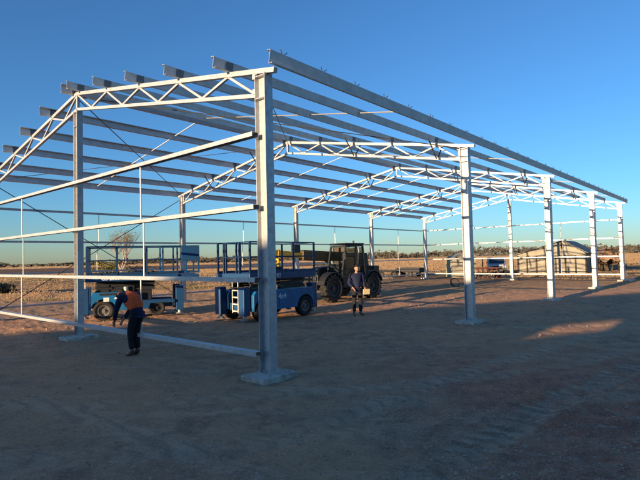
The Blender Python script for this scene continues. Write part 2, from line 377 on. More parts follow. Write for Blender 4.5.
def purlin(s, sgn, name='purlin', depth=PD, mt='purl', xs=x0):
    yy = HW - sgn*s; z = zc(yy)+.046; up = V((0, -sgn*SL, 1)).normalized()
    # local: side direction = d x up
    w, f, l, t = depth, .072, .016, .004
    k = 1 if sgn > 0 else -1
    rc = [(-t/2, t, t/2, w-t)]
    def fl(s_, zz, lo): 
        a0, a1 = (0, s_*f) if s_ > 0 else (s_*f, 0)
        e = s_*f; rc.append((a0 - (t/2 if s_ > 0 else -0), zz, a1 + (0 if s_ > 0 else t/2), zz+t))
        rc.append((min(e, e-s_*t), zz+t if lo else zz-l, max(e, e-s_*t), zz+t+l if lo else zz))
    fl(k, 0, True); fl(-k, w-t, False)
    m = MB(); m.rects((xs, yy, z), (x1, yy, z), rc, up)
    return m.build(name, mt, shed)
for k, s in enumerate(PS):
    for sgn in (1, -1):
        if k == 5:
            nb = 'eave_purlin'; o = purlin(s, sgn, nb, .225, 'purl', x0+.15)
            yy = HW - sgn*s; zt = zc(yy)+.046+.225
            if sgn > 0:
                for i in range(32):
                    xx = .1 + i*1.03; m = MB(); yo = yy - .01
                    m.bar((xx, yo, zt-.01), (xx-.06, yo-.02, zt+.07), .013, .013); m.bar((xx+.02, yo, zt-.01), (xx+.10, yo-.02, zt+.06), .011, .011)
                    m.box((xx, yy-.012, zt-.04), (.03,.012,.05)); m.build('gutter_bracket', 'rod', o)
        else: purlin(s, sgn)
# bridging between purlins, mid bay
for a in range(4):
    for sgn in (1, -1):
        x = (a+.5)*BAY; m = MB()
        for s0, s1 in zip(PS[:-1], PS[1:]):
            ya, yb = HW-sgn*s0, HW-sgn*s1
            m.bar((x, ya, zc(ya)+.15), (x, yb, zc(yb)+.15), .026, .026)
        m.build('purlin_bridging', 'brid' if sgn < 0 else 'cleat', shed)  # right slope takes the darker steel, its shade put into the colour
# roof and wall cross bracing, first bay
def rod(p, q, r=.014): return MB().tube(p, q, r, 8).build('brace_rod', 'rod', shed)
for sgn in (1, -1):
    ye = HW - sgn*(HW-.1); yr = HW - sgn*.1
    rod((.05, yr, zc(yr)-.09), (BAY-.05, ye, zc(ye)-.09)); rod((.05, ye, zc(ye)-.12), (BAY-.05, yr, zc(yr)-.12), .010)
rod((.1, 2*HW+.05, 4.95), (BAY-.1, 2*HW+.05, .25), .016); rod((.1, 2*HW+.09, .25), (BAY-.1, 2*HW+.09, 4.95), .016)
# girts: C sections laid flat, open side down
def girt(p, q, out):
    out = V(out); m = MB(); p = V(p); q = V(q); d = (q-p).normalized(); side = d.cross(V((0,0,1)))
    k = 1 if side.dot(out) > 0 else -1; w, h, t = .14, .075, .004
    r = [(0, h-t, k*w, h), (0, 0, k*t, h-t), (k*(w-t), 0, k*w, h-t), (k*t, 0, k*.018, t), (k*(w-.018), 0, k*(w-t), t)]
    r = [(min(a,c), b_, max(a,c), d_) for a,b_,c,d_ in r]
    return m.rects(p, q, r).build('girt', 'galv', shed)
for z in GZ:
    girt((-C_F/2-.004, .05, z), (-C_F/2-.004, 2*HW+.10, z), (-1,0,0))
    girt((4*BAY+C_F/2+.004, .05, z), (4*BAY+C_F/2+.004, 2*HW+.10, z), (1,0,0))
    girt((-.08, 2*HW+C_H/2+.004, z), (4*BAY+.08, 2*HW+C_H/2+.004, z), (0,1,0))
for y in (3.75, 10.9):
    for xx in (-C_F/2-.07, 4*BAY+C_F/2+.07):
        for za, zb, j in zip(GZ[:-1], GZ[1:], (.05, -.09, .02)):
            MB().tube((xx, y+j, za+.06), (xx, y+j, zb+.04), .016, 8).build('sag_rod', 'brid', shed)
for a in range(4):
    for za, zb, j in zip(GZ[:-1], GZ[1:], (.05, -.08, .0)):
        MB().tube(((a+.5)*BAY+j, 2*HW+C_H/2+.07, za+.06), ((a+.5)*BAY+j, 2*HW+C_H/2+.07, zb+.04), .014, 8).build('sag_rod', 'brid', shed)

# ------------------------------------------------------------------ wheels
def wheel(parent, c, r, w, rimmat='silver', lugs=0, name='wheel'):
    c = V(c); ri = r*.58; rimmat = 'rimgrey' if rimmat == 'silver' else rimmat
    prof = [(ri, -w*.38), (r*.80, -w*.5), (r*.94, -w*.46), (r, -w*.32), (r, w*.32), (r*.94, w*.46), (r*.80, w*.5), (ri, w*.38)]
    m = MB(); m.lathe(prof, 32, 'Y', c)
    if lugs:
        for k in range(lugs):
            for s in (-1, 1):
                a = 2*math.pi*(k + .25*s)/lugs; p = c + V((math.cos(a)*(r+.012), 0, math.sin(a)*(r+.012)))
                a2 = a + .17; q = c + V((math.cos(a2)*(r+.008), s*w*.48, math.sin(a2)*(r+.008)))
                m.bar(p, q, .05, .05, up=(math.cos(a),0,math.sin(a)))
    t = m.build(name, 'rubber', parent, smooth=False)
    m = MB(); m.lathe([(ri, -w*.36), (ri, w*.36), (ri*.86, w*.36), (ri*.80, w*.1), (ri*.80, -w*.1), (ri*.86, -w*.36)], 28, 'Y', c)
    m.lathe([(ri*.83, -w*.1), (ri*.83, w*.1), (.001, w*.16), (.001, -w*.16)], 28, 'Y', c)
    m.tube(c+V((0,-w*.36,0)), c+V((0,w*.36,0)), ri*.28, 12)
    for k in range(6):
        a = k*math.pi/3; p = c+V((math.cos(a)*ri*.5, 0, math.sin(a)*ri*.5)); m.tube(p-V((0,w*.2,0)), p+V((0,w*.2,0)), ri*.06, 6)
    m.build('rim', rimmat, t); return t

# ------------------------------------------------------------------ scissor lifts
def scissor_lift(label, loc, rz, ext, lit_text, dark_half=False):
    L = thing('scissor_lift', label, 'scissor lift', loc, rz, 'blue scissor lifts parked inside the shed frame')
    MB().b2((-1.35,-.42,.34), (1.35,.42,.58)).b2((-1.42,-.30,.40),(-1.35,.30,.52)).build('chassis', 'blued', L, bevel=.02)
    R0 = .34; wx = .98
    for s in (-1, 1):
        pts = [(-1.22,.66)]
        # cabinet with wheel arches
        def arch(cx): return [(cx + (R0+.07)*math.cos(a), .34 + (R0+.07)*math.sin(a)) for a in [math.pi - i*math.pi/8 for i in range(9)]]
        pts = [(-1.40,.46)] + [p for p in arch(-wx) if p[1] > .30] + [p for p in arch(wx) if p[1] > .30] + [(1.40,.46), (1.40,.86), (1.30,.98), (-1.30,.98), (-1.40,.86)]
        y0, y1 = (s*.86, s*.45); 
        MB().prism(pts, min(y0,y1), max(y0,y1)).build('side_cabinet', 'blue', L, bevel=.012) if not dark_half else (MB().prism([q for q in pts if q[0] < .25] [:0] + [q for q in pts if q[0] < 0 and q[1] < .9 and not q == (-1.40,.86)] + [(-.22,.34),(-.22,.98),(-1.30,.98),(-1.40,.86)], min(y0,y1), max(y0,y1)).build('side_cabinet', 'blue', L, bevel=.012), MB().prism([(-.21,.34)] + [(.5,.34),(.56,.52),(1.40,.52),(1.40,.62),(-.21,.66)], min(s*.80,y1), max(s*.80,y1)).build('shaded_cabinet', 'blued', L, bevel=.012))  # low right half in dark blue, standing in for the shade on it
        MB().b2((-1.10, s*.861, .87), (-.55, s*.868, .945)).build('vent_grille', 'steel', L)
        MB().b2((-.30,s*.861,.40), (-.288,s*.864,.86)).build('cover_seam', 'steel', L)
        for lx in (-.50,): MB().b2((lx,s*.861,.60),(lx+.07,s*.872,.63)).build('latch', 'steel', L)
        for sx in (-1, 1):
            dk = dark_half and sx > 0
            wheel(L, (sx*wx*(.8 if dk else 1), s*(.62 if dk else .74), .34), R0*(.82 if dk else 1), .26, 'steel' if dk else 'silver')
            m = MB(); x = sx*1.58; m.b2((x-.13, s*.60-.14, .22), (x+.13, s*.60+.14, 1.12)); m.b2((x-.10-sx*.1, s*.60-.10, .38), (x-sx*.18, s*.60+.10, .56))
            o = m.build('outrigger', 'blued', L, bevel=.015)
            MB().tube((x, s*.60, .14), (x, s*.60, .22), .05, 10).tube((x, s*.60, .09), (x, s*.60, .14), .14, 16, .08).build('foot_pad', 'silver', o)
    MB().tube((-wx,-.62,.34),(-wx,.62,.34),.05).tube((wx,-.62,.34),(wx,.62,.34),.05).build('axle', 'steel', L)
    MB().tube((-.25,-.62,.99),(-.25,-.62,1.14),.08,12).build('tank', 'silver', L)
    if dark_half: MB().b2((-.15,-.50,.60),(.62,.50,1.30)).build('hydraulic_unit', 'machdark', L, bevel=.03)
    xr = .72 if dark_half else 1.25
    m = MB()                                                    # ladder on the entry end
    for k in range(4): m.bar((-1.60,-.34,.36+k*.22), (-1.60,-.06,.36+k*.22), .04)
    for yy in (-.34,-.06): m.bar((-1.60,yy,.30), (-1.60,yy,1.34), .035)
    m.build('ladder', 'conc', L)
    for k in range(4):                                          # folded scissor stack
        z = 1.0 + k*.085
        for s in (-1, 1):
            m = MB(); dz = .05 if k % 2 else -.0
            m.bar((-1.25, s*(.52-.05*(k%2)), z+dz*.3), (xr, s*(.52-.05*(k%2)), z+.06-dz*.3), .06, .075); m.tube((0, s*.40, z+.03), (0, s*.60, z+.03), .035, 8)
            m.build('scissor_arm', 'steel', L)
    x1e = 1.52 + ext
    d = MB().b2((-1.55,-.86,1.34), (1.52,.86,1.56)).build('platform_deck', 'blued', L, bevel=.01)
    if ext: MB().b2((1.521,-.80,1.40), (x1e,.80,1.52)).build('extension_deck', 'blued', L, bevel=.01)
    # toe boards, rails
    zt = 2.56
    def rails(name, xa, xb, y, posts, mt='railb', ends=(True, True)):
        m = MB()
        for s in (-1, 1):
            for z in (2.08, zt): m.tube((xa, s*y, z), (xb, s*y, z), .022, 8)
            for xx in posts: m.b2((xx-.028, s*y-.028, 1.56), (xx+.028, s*y+.028, zt+.01))
            m.b2((xa, s*y-.006, 1.56), (xb, s*y+.006, 1.63))
        for e, xx in zip(ends, (xa, xb)):
            if e:
                for z in (2.08, zt): m.tube((xx, -y, z), (xx, y, z), .022, 8)
                m.b2((xx-.006, -y, 1.56), (xx+.006, y, 1.63))
        return m.build(name, mt, L)
    rails('guard_rail', -1.50, 1.50, .82, (-1.50,-.55,.45,1.50), ends=(False, not ext))
    m = MB()
    for yy in (-.82, -.30, -.15, .38, .50, .82): m.b2((-1.528, yy-.022, 1.56), (-1.472, yy+.022, zt+.01))
    for z in (2.08, zt): m.tube((-1.50,-.82,z), (-1.50,.82,z), .02, 8)
    m.build('entry_gate', 'railb', L)
    if ext:
        rails('extension_rail', 1.0, x1e, .74, (1.0, x1e-.45, x1e), 'blued', ends=(False, True))
        MB().b2((x1e-.62,-.80,2.02), (x1e+.02,-.765,2.57)).build('end_panel', 'blued', L, bevel=.006)
    if not dark_half: MB().b2((.55,-.78,2.20),(.85,-.62,2.48)).b2((.66,-.74,2.48),(.70,-.70,2.60)).build('control_box', 'machdark', L, bevel=.01)
    if not dark_half: MB().b2((-.35,-.5,1.57),(.2,-.1,1.74)).build('tool_box', 'steel', L, bevel=.01)
    # lettering as it reads on the machine
    text('4x4', 'lettering', .25, 'white', L, (lit_text, -.8625, .76), (R(90),0,0))
    text('GS-2668 RT', 'lettering', .17, 'white', L, (-.62, -.8625, 1.45), (R(90),0,0))
    MB().b2((-.98,-.8665,.66),(-.80,-.8615,.80)).build('sticker', 'white', L)
    return L
def placed(uv_near, length_dir, corner=(-1.55,-.86)):
    a = math.atan2(length_dir[1], length_dir[0]); p = V(uv_near)
    off = Matrix.Rotation(a, 3, 'Z') @ V((corner[0], corner[1], 0))
    return (p.x-off.x, p.y-off.y, 0), a
loc, a = placed((-2.22, 15.35, 0), (.66,.75)); scissor_lift('blue scissor lift parked behind the nearest corner column', loc, a, 0, -.15)
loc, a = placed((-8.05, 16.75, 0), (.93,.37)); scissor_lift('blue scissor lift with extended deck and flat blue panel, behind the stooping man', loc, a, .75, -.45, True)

# ------------------------------------------------------------------ telehandler
def telehandler():
    a = math.atan2(-.73, -.69)
    T = thing('telehandler', 'dark telehandler with its long boom out over big treaded wheels', 'telehandler', (.78, 23.75, 0), a)
    # x forward, +y is the cab side (towards the camera)
    for x in (-1.45, 1.45):
        for s in (-1, 1): wheel(T, (x, s*.95, .61), .60, .40, 'rimdark', 18)
    MB().b2((-2.15,-.55,.55),(2.0,.55,1.05)).b2((-2.35,-.80,.70),(-1.9,.80,1.55)).build('chassis', 'machdark', T, bevel=.03)
    MB().tube((1.45,-.8,.61),(1.45,.8,.61),.10).tube((-1.45,-.8,.61),(-1.45,.8,.61),.10).build('axle', 'steel', T)
    m = MB(); m.prism([(-.9,1.0),(.75,1.0),(.75,1.45),(.55,1.55),(-1.0,1.62)], -1.10, -.42); m.build('engine_hood', 'machdark', T, bevel=.04)
    for x in (-1.45, 1.45):
        for s in (-1, 1):
            pts = [(x+.74*math.cos(t), .61+.74*math.sin(t)) for t in [R(15)+i*R(150)/10 for i in range(11)]]
            pts += [(x+.70*math.cos(t), .61+.70*math.sin(t)) for t in [R(165)-i*R(150)/10 for i in range(11)]]
            MB().prism(pts, min(s*.72,s*1.14), max(s*.72,s*1.14)).build('mudguard', 'machdark', T)
    # cab
    cy0, cy1 = .22, 1.12; fr = MB()
    low = [(-.85,.75),(.85,.75)]
    B = {'a':(-.80,1.10),'b':(.92,1.10),'c':(.62,2.50),'d':(-.62,2.54)}
    for y in (cy0, cy1):
        P = {k: V((x,y,z)) for k,(x,z) in B.items()}
        for p, q in (('a','d'),('b','c'),('a','b'),('c','d')): fr.bar(P[p], P[q], .075, .075, up=(0,1,0))
        fr.bar(V((-.12,y,1.1)), V((-.12,y,2.52)), .07, .07)
        fr.bar(V((-.12,y,1.62)), V((-.68,y,1.62)), .05, .05)
    for k in 'abcd':
        x, z = B[k]; fr.bar((x,cy0,z),(x,cy1,z), .07, .07)
    cab = fr.build('cab', 'machdark', T)
    MB().prism([(-.78,.62),(.80,.62),(.90,1.07),(-.80,1.07)], cy0, cy1).build('cab_body', 'machdark', cab, bevel=.03)
    MB().b2((-.72,cy0-.04,2.575),(.72,cy1+.04,2.66)).build('cab_roof', 'machdark', cab, bevel=.03)
    g_ = MB(); 
    for y in (cy0+.005, cy1-.005): g_.add([(-.74,y,1.15),(.86,y,1.15),(.60,y,2.46),(-.60,y,2.48)], [(0,1,2,3)])
    g_.add([(.905,cy0+.04,1.14),(.905,cy1-.04,1.14),(.63,cy1-.04,2.46),(.63,cy0+.04,2.46)], [(0,1,2,3)])
    g_.add([(-.79,cy0+.04,1.14),(-.79,cy1-.04,1.14),(-.63,cy1-.04,2.48),(-.63,cy0+.04,2.48)], [(0,1,2,3)])
    g_.build('cab_glass', 'glass', cab)
    s = MB(); s.b2((-.45,.42,1.05),(.05,.90,1.45)).b2((-.50,.44,1.45),(-.38,.88,2.05)); s.build('seat', 'machdark', cab, bevel=.03)
    MB().tube((.45,.67,1.1),(.30,.67,1.68),.025).lathe([(.16,-.012),(.19,-.012),(.19,.012),(.16,.012)],20,'Z',(.29,.67,1.70)).build('steering_wheel','steel',cab)
    MB().tube((-.5,.67,2.66),(-.5,.67,2.80),.05,10,.04).build('beacon', 'steel', cab)
    m = MB().bar((.9,1.12,2.05),(1.05,1.36,2.05),.025); m.b2((1.02,1.30,1.90),(1.06,1.48,2.20)); m.build('mirror', 'machdark', T)
    # boom on the far side, pivot high at the back
    p0, p1, p2 = V((-2.05,-.12,1.93)), V((2.3,-.12,2.12)), V((3.75,-.12,2.24))
    bm_ = MB().bar(p0, p1, .34, .42).build('boom', 'boompaint', T, bevel=.03)
    MB().bar(p0+V((.3,0,.235)), p1+V((-.1,0,.235)), .22, .045).build('boom_hose_cover', 'machdark', T)
    MB().bar(p1-V((.1,0,.0)), p2, .22, .26).build('inner_boom', 'yellow', T, bevel=.015)
    MB().bar(V((-1.2,-.12,1.0)), V((1.0,-.12,2.05)), .12, .12).build('lift_ram', 'silver', T)
    MB().prism([(-2.35,1.5),(-1.75,1.5),(-1.85,2.2),(-2.2,2.2)], -.40, .16).build('boom_mount', 'machdark', T, bevel=.02)
    h = MB(); h.prism([(3.6,2.40),(3.9,2.38),(4.12,1.75),(4.04,1.25),(3.86,1.30),(3.80,2.0)], -.22, -.02); h.build('boom_head', 'yellow', T, bevel=.02)
    m = MB(); 
    for z in (1.25,1.75): m.b2((4.12,-.72,z),(4.20,.48,z+.09))
    for y in (-.70,-.15,.42): m.b2((4.13,y,1.2),(4.19,y+.06,1.95))
    m.b2((4.13,-.70,1.95),(4.19,.48,2.01)); c = m.build('fork_carriage', 'yellow', T)
    for y in (-.50,.20):
        MB().b2((4.205,y,1.15),(4.25,y+.12,1.80)).b2((4.205,y,1.10),(5.2,y+.12,1.148)).build('fork', 'steel', T)
    m = MB().b2((2.0,-.75,.85),(2.12,.75,1.25)); m.b2((2.12,-.70,1.0),(2.2,-.5,1.15)).b2((2.12,.5,1.0),(2.2,.7,1.15)); m.build('front_frame', 'machdark', T, bevel=.02)
    return T
telehandler()

# ------------------------------------------------------------------ people
def skinned(name, chains, rad, m, parent, sub=2, root=None):
    vs, es, idx = [], [], {}
    def vid(k, p):
        if k not in idx: idx[k] = len(vs); vs.append(tuple(p))
        return idx[k]
    rl = []
    for ch in chains:
        prev = None
        for k, p in ch:
            new = k not in idx; i = vid(k, p)
            if new: rl.append(rad[k])
            if prev is not None and (prev, i) not in es: es.append((prev, i))
            prev = i
    me = bpy.data.meshes.new(name); me.from_pydata(vs, es, []); o = bpy.data.objects.new(name, me); COL.objects.link(o); o.parent = parent
    md = o.modifiers.new('skin', 'SKIN'); md.use_smooth_shade = True
    sv = me.skin_vertices[0].data if me.skin_vertices else None
    if sv is None:
        bpy.context.view_layer.objects.active = o
        import bmesh
        bm = bmesh.new(); bm.from_mesh(me); bm.verts.layers.skin.verify(); bm.to_mesh(me); bm.free(); sv = me.skin_vertices[0].data
    for i, r in enumerate(rl):
        sv[i].radius = r if isinstance(r, tuple) else (r, r)
    sv[idx[root] if root else 0].use_root = True
    sb = o.modifiers.new('sub', 'SUBSURF'); sb.levels = sub; sb.render_levels = sub
    dg = bpy.context.evaluated_depsgraph_get(); ev = bpy.data.meshes.new_from_object(o.evaluated_get(dg)); ev.materials.clear(); ev.materials.append(M_[m])
    ev.polygons.foreach_set('use_smooth', [True]*len(ev.polygons)); o.modifiers.clear(); o.data = ev; ev.name = name
    return o
def head_mesh():
    mb = MB(); n, k = 24, 18; vs = []
    for j in range(k+1):
        ph = math.pi*j/k
        for i in range(n):
            t = 2*math.pi*i/n; x, y, z = math.sin(ph)*math.cos(t), math.sin(ph)*math.sin(t), math.cos(ph)
            # x forward (face); jaw narrows downward
            w = .074*(1 - .28*max(0,-z)**1.4); X = x*(.098 if x < 0 else .090)*(1-.10*max(0,-z)); Y = y*w; Z = z*.118
            if x > .5:
                nose = math.exp(-(y/.16)**2)*math.exp(-((z+.12)/.20)**2); X += .026*nose
                for s in (-1,1): X -= .012*math.exp(-((y-s*.36)/.16)**2)*math.exp(-((z-.08)/.12)**2)
                X += .006*math.exp(-(y/.4)**2)*math.exp(-((z+.45)/.08)**2) + .010*math.exp(-(y/.3)**2)*math.exp(-((z+.85)/.15)**2)
            vs.append((X,Y,Z))
    fs = [(j*n+i, j*n+(i+1)%n, (j+1)*n+(i+1)%n, (j+1)*n+i) for j in range(k) for i in range(n)]
    mb.add(vs, fs); return mb
def person(label, loc, rz, J, top_m, legs_m, headrot, extras=None, cap=False, vest=None):
    Pn = thing('person', label, 'person', loc, rz)
    J = {k: V(v) for k, v in J.items()}
    rad = dict(pel=(.105,.08), wai=(.085,.07), che=(.095,.07), nek=(.055,.055), hed=(.05,.05), shL=(.038,.038), shR=(.038,.038), elL=.036, elR=.036, wrL=.028, wrR=.028,
               hiL=.075, hiR=.075, knL=.052, knR=.052, anL=.042, anR=.042, toL=(.045,.03), toR=(.045,.03))
    def hand(side):
        w = J['wr'+side]; e = J['el'+side]; d = (w-e).normalized(); pl = w + d*.07; k = 'R' if side == 'R' else 'L'
        sdv = d.cross(V((1,0,0))).normalized() if abs(d.x) < .9 else V((0,1,0)); cu = d.cross(sdv).normalized()
        ch = [[('wr'+side, w), ('pa'+side, pl)]]; rad['pa'+side] = (.030,.018)
        for i, (o, l) in enumerate(((-.030,.068),(-.010,.078),(.010,.072),(.029,.058))):
            b0 = pl + cu*o + d*.02; b1 = b0 + d*l*.55 + sdv*.006; b2 = b1 + d*l*.4 + sdv*.022
            ks = ['f%d%d%s' % (i, q, side) for q in range(3)]
            for q, rr in zip(ks, (.010,.009,.0075)): rad[q] = rr
            ch.append([('pa'+side, pl), (ks[0], b0), (ks[1], b1), (ks[2], b2)])
        t0 = w + d*.025 - cu*.022; t1 = t0 - cu*.028 + d*.025; t2 = t1 + d*.03 + sdv*.01
        for q, rr in zip(('t0','t1','t2'), (.012,.010,.008)): rad[q+side] = rr
        ch.append([('wr'+side, w), ('t0'+side, t0), ('t1'+side, t1), ('t2'+side, t2)])
        return ch
    pr = lambda *ks: [(k, J[k]) for k in ks]
    ch = [pr('pel','wai','che','nek','hed'), pr('che','shL','elL','wrL'), pr('che','shR','elR','wrR'), pr('pel','hiL','knL','anL','toL'), pr('pel','hiR','knR','anR','toR')]
    ch += hand('L') + hand('R')
    body = skinned('body', ch, rad, 'skin', Pn, 2, 'pel')
    # head joined to the body mesh
    hm = head_mesh(); hc = J['hed'] + (J['hed']-J['nek']).normalized()*.07; me = Matrix.Translation(hc) @ headrot.to_4x4()
    hv = [me @ V(v) for v in hm.v]; hb = MB(); hb.add(hv, hm.f)
    for s in (-1, 1):
        e = [me @ V((-.005 + .018*math.cos(t), s*(.070+.010*abs(math.sin(t/2))), .0 + .03*math.sin(t))) for t in [i*math.pi/5 for i in range(10)]]
        e2 = [p + (me.to_3x3() @ V((-.006, s*.016, 0))) for p in e]
        hb.add(e+e2, [(i,(i+1)%10,10+(i+1)%10,10+i) for i in range(10)] + [tuple(range(10,20))])
    ho = hb.build('tmp', 'skin', None, smooth=True)
    import bmesh
    bm = bmesh.new(); bm.from_mesh(body.data); bm.from_mesh(ho.data); bm.to_mesh(body.data); bm.free(); bpy.data.objects.remove(ho)
    # eyes
    m = MB()
    for s in (-1,1):
        c = V((.083, s*.028, .010)); m.add([me @ (c+V(q)) for q in ((.004,-.011,0),(.006,0,.005),(.004,.011,0),(.006,0,-.005))], [(0,1,2,3)])
    m.build('eyes', 'black', Pn)
    # hair or cap
    hm = head_mesh(); hb = MB(); vs = []
    for (x,y,z) in hm.v: vs.append(me @ (V((x,y,z))*1.07 + V((-.004,0,.004))))
    keep = [f for f in hm.f if all((hm.v[i][2] > .045) or (hm.v[i][0] < -.012 and hm.v[i][2] > -.055) for i in f)]
    hb.add(vs, keep); hb.build('hair', 'hair', Pn, smooth=True)
    if cap:
        hb = MB(); k2 = [f for f in hm.f if all(hm.v[i][2] > .035 for i in f)]; vs = [me @ (V(v)*1.13) for v in hm.v]; hb.add(vs, k2)
        bx = [me @ V((.085+.075*math.cos(t), .065*math.sin(t), .052-.01*math.cos(t))) for t in [(-90+i*22.5)*math.pi/180 for i in range(9)]]
        bx2 = [p + me.to_3x3() @ V((0,0,.006)) for p in bx]; hb.add(bx+bx2, [tuple(range(9)), tuple(range(9,18))[::-1]] + [(i,(i+1)%9,9+(i+1)%9,9+i) for i in range(9)])
        hb.build('cap', 'black', Pn, smooth=True)
    # clothes
    rt = dict(rad); 
    for k, v in dict(pel=(.150,.125), wai=(.160,.140), che=(.185,.145), nek=(.068,.068), shL=(.098,.095), shR=(.098,.095), elL=.062, elR=.062).items(): rt[k] = v
    cl = lambda a, b_, t: J[a].lerp(J[b_], t)
    rt['cuL'] = rt['cuR'] = .045; rt['col'] = (.085,.085); rt['hem'] = (.165,.14) if not vest else (.10,.085)
    skinned('jacket', [[('pel', J['pel']+V((0,0,-.01))), ('wai',J['wai']), ('che',J['che']), ('col', cl('che','nek',.72))], [('pel', J['pel']+V((0,0,-.01))), ('hem', J['pel']+V((0,0,-.09)))], [('che',J['che']),('shL',J['shL']),('elL',J['elL']),('cuL',cl('elL','wrL',.93))], [('che',J['che']),('shR',J['shR']),('elR',J['elR']),('cuR',cl('elR','wrR',.93))]], rt, top_m, Pn, 2, 'pel')
    if vest:
        rt.update(v0=(.178,.165), v1=(.180,.160), v2=(.205,.165), v3=(.11,.11), v4=(.115,.115), v5=(.115,.115))
        skinned('vest', [[('v0', J['pel']+V((0,0,-.02))), ('v1',J['wai']), ('v2',J['che']), ('v3', cl('che','nek',.85))], [('v2',J['che']),('v4',cl('che','shL',.75))],[('v2',J['che']),('v5',cl('che','shR',.75))]], rt, vest, Pn, 2, 'v0')
    rt.update(p2=(.138,.112), hiL=.103, hiR=.103, knL=.078, knR=.078, cfL=.066, cfR=.066)
    skinned('trousers', [[('p2', J['pel']+V((0,0,.03))), ('hiL',J['hiL']),('knL',J['knL']),('cfL',cl('knL','anL',.93))],[('p2',J['pel']+V((0,0,.03))),('hiR',J['hiR']),('knR',J['knR']),('cfR',cl('knR','anR',.93))]], rt, legs_m, Pn, 2, 'p2')
    for s in 'LR':
        a_, t_ = J['an'+s], J['to'+s]; rt.update(b0=.062, b1=(.055,.055), b2=(.050,.036), b3=(.042,.028))
        skinned('boot', [[('b0', a_+V((0,0,.06))), ('b1', V((a_.x, a_.y, .055))), ('b2', V(((a_.x+t_.x)/2, (a_.y+t_.y)/2, .045))), ('b3', V((t_.x, t_.y, .036)))]], rt, 'boot', Pn, 2, 'b0')
    return Pn
# standing man, faces the camera and a little to the right; x forward, y to his left
p = gp(357.5, 314.6); p.z = hz(p.x, p.y)
J = dict(pel=(0,0,.95), wai=(.0,0,1.12), che=(.0,0,1.34), nek=(.0,0,1.50), hed=(.02,0,1.56), shL=(0,.19,1.41), shR=(0,-.19,1.41), elL=(-.02,.28,1.12), elR=(-.03,-.29,1.13),
         wrL=(.16,.24,.93), wrR=(.13,-.20,.97), hiL=(0,.10,.88), hiR=(0,-.10,.88), knL=(.03,.12,.50), knR=(.02,-.11,.50), anL=(-.02,.13,.09), anR=(.0,-.12,.09), toL=(.15,.17,.04), toR=(.17,-.15,.04))
man = person('man in navy jacket standing in front of the telehandler holding a pale folder', p, math.atan2(-.9,.30), J, 'navy', 'black', Matrix.Rotation(R(8),3,'Y'))
fo = MB().box((0,0,0), (.02,.26,.19)).build('folder', 'paper', None, bevel=.004)
fo.location = man.location + (Matrix.Rotation(math.atan2(-.9,.30),3,'Z') @ V((.285,.235,.83))); fo.rotation_euler = (0, R(10), math.atan2(-.9,.30)+.1)
tag(fo, 'pale yellow folder held in the standing man\'s hand', 'folder')
# stooping man
p = gp(133.5, 355.5); p.z = hz(p.x, p.y)
J = dict(pel=(-.16,0,.97), wai=(-.05,0,1.12), che=(.10,0,1.25), nek=(.24,0,1.30), hed=(.30,0,1.30), shL=(.14,.19,1.27), shR=(.14,-.19,1.27), elL=(.26,.22,1.0), elR=(.28,-.20,1.0),
         wrL=(.42,.15,.72), wrR=(.43,-.10,.74), hiL=(-.13,.08,.90), hiR=(-.13,-.08,.90), knL=(.0,.075,.50), knR=(-.02,-.06,.50), anL=(-.05,.07,.09), anR=(-.06,-.06,.09), toL=(.13,.09,.04), toR=(.12,-.08,.04))
person('man in orange vest over dark clothes stooping behind the gable girts', p, R(150), J, 'navy', 'black', Matrix.Rotation(R(42),3,'Y'), cap=True, vest='orange')

# ------------------------------------------------------------------ vegetation
def leaves(mb, c, rx, ry, rz_, n, s, hole=.0, flat=.5):
    cl = [(V((random.gauss(0,.55), random.gauss(0,.55), random.gauss(0,.5))), random.uniform(.25,.5)) for _ in range(max(4, n//45))]
    for _ in range(n):
        q, r = random.choice(cl); p = q*.62 + V((random.gauss(0,1), random.gauss(0,1), random.gauss(0,.8)))*r*.55
        if p.length > 1.15: p = p.normalized()*random.uniform(.8,1.15)
        P = V(c) + V((p.x*rx, p.y*ry, p.z*rz_)); a = V((random.uniform(-1,1), random.uniform(-1,1), random.uniform(-.6,.6))).normalized(); b = a.orthogonal(); b.rotate(Matrix.Rotation(random.random()*6.3, 3, a)); b.normalize()
        k = s*random.uniform(.6,1.4); mb.add([P-a*k, P+b*k*.6, P+a*k, P-b*k*.5], [(0,1,2,3)])
def limb(mb, p, d, l, r, dep, out=None, spread=.6):
    q = p + d*l; mb.tube(p, q, r, 6, r*.65)
    if dep == 0:
        if out is not None: out.append(q)
        return
    for _ in range(random.choice((2,3)) if dep > 1 else 3):
        dd = (d + V((random.uniform(-1,1), random.uniform(-1,1), random.uniform(-.25,.7)))*spread).normalized()
        limb(mb, q - d*l*random.uniform(0,.3), dd, l*random.uniform(.6,.85), r*.6, dep-1, out, spread)
def tree(name, label, loc, h, w, leafm, barkm, n, s, dep=3, group=None, cat='tree'):
    T = thing(name, label, cat, loc, random.random()*6, group)
    t = MB(); tips = []; limb(t, V((0,0,-.1)), V((.05,.03,1)).normalized(), h*.30, h*.028, dep, tips, .55); 
    t.build('trunk', barkm, T)
    if leafm:
        m = MB()
        for q in tips: leaves(m, (max(-w,min(w,q.x)), max(-w,min(w,q.y)), min(q.z, h*.86)), w*.34, w*.34, h*.15, max(6, n//len(tips)), s)
        m.build('crown', leafm, T)
    return T
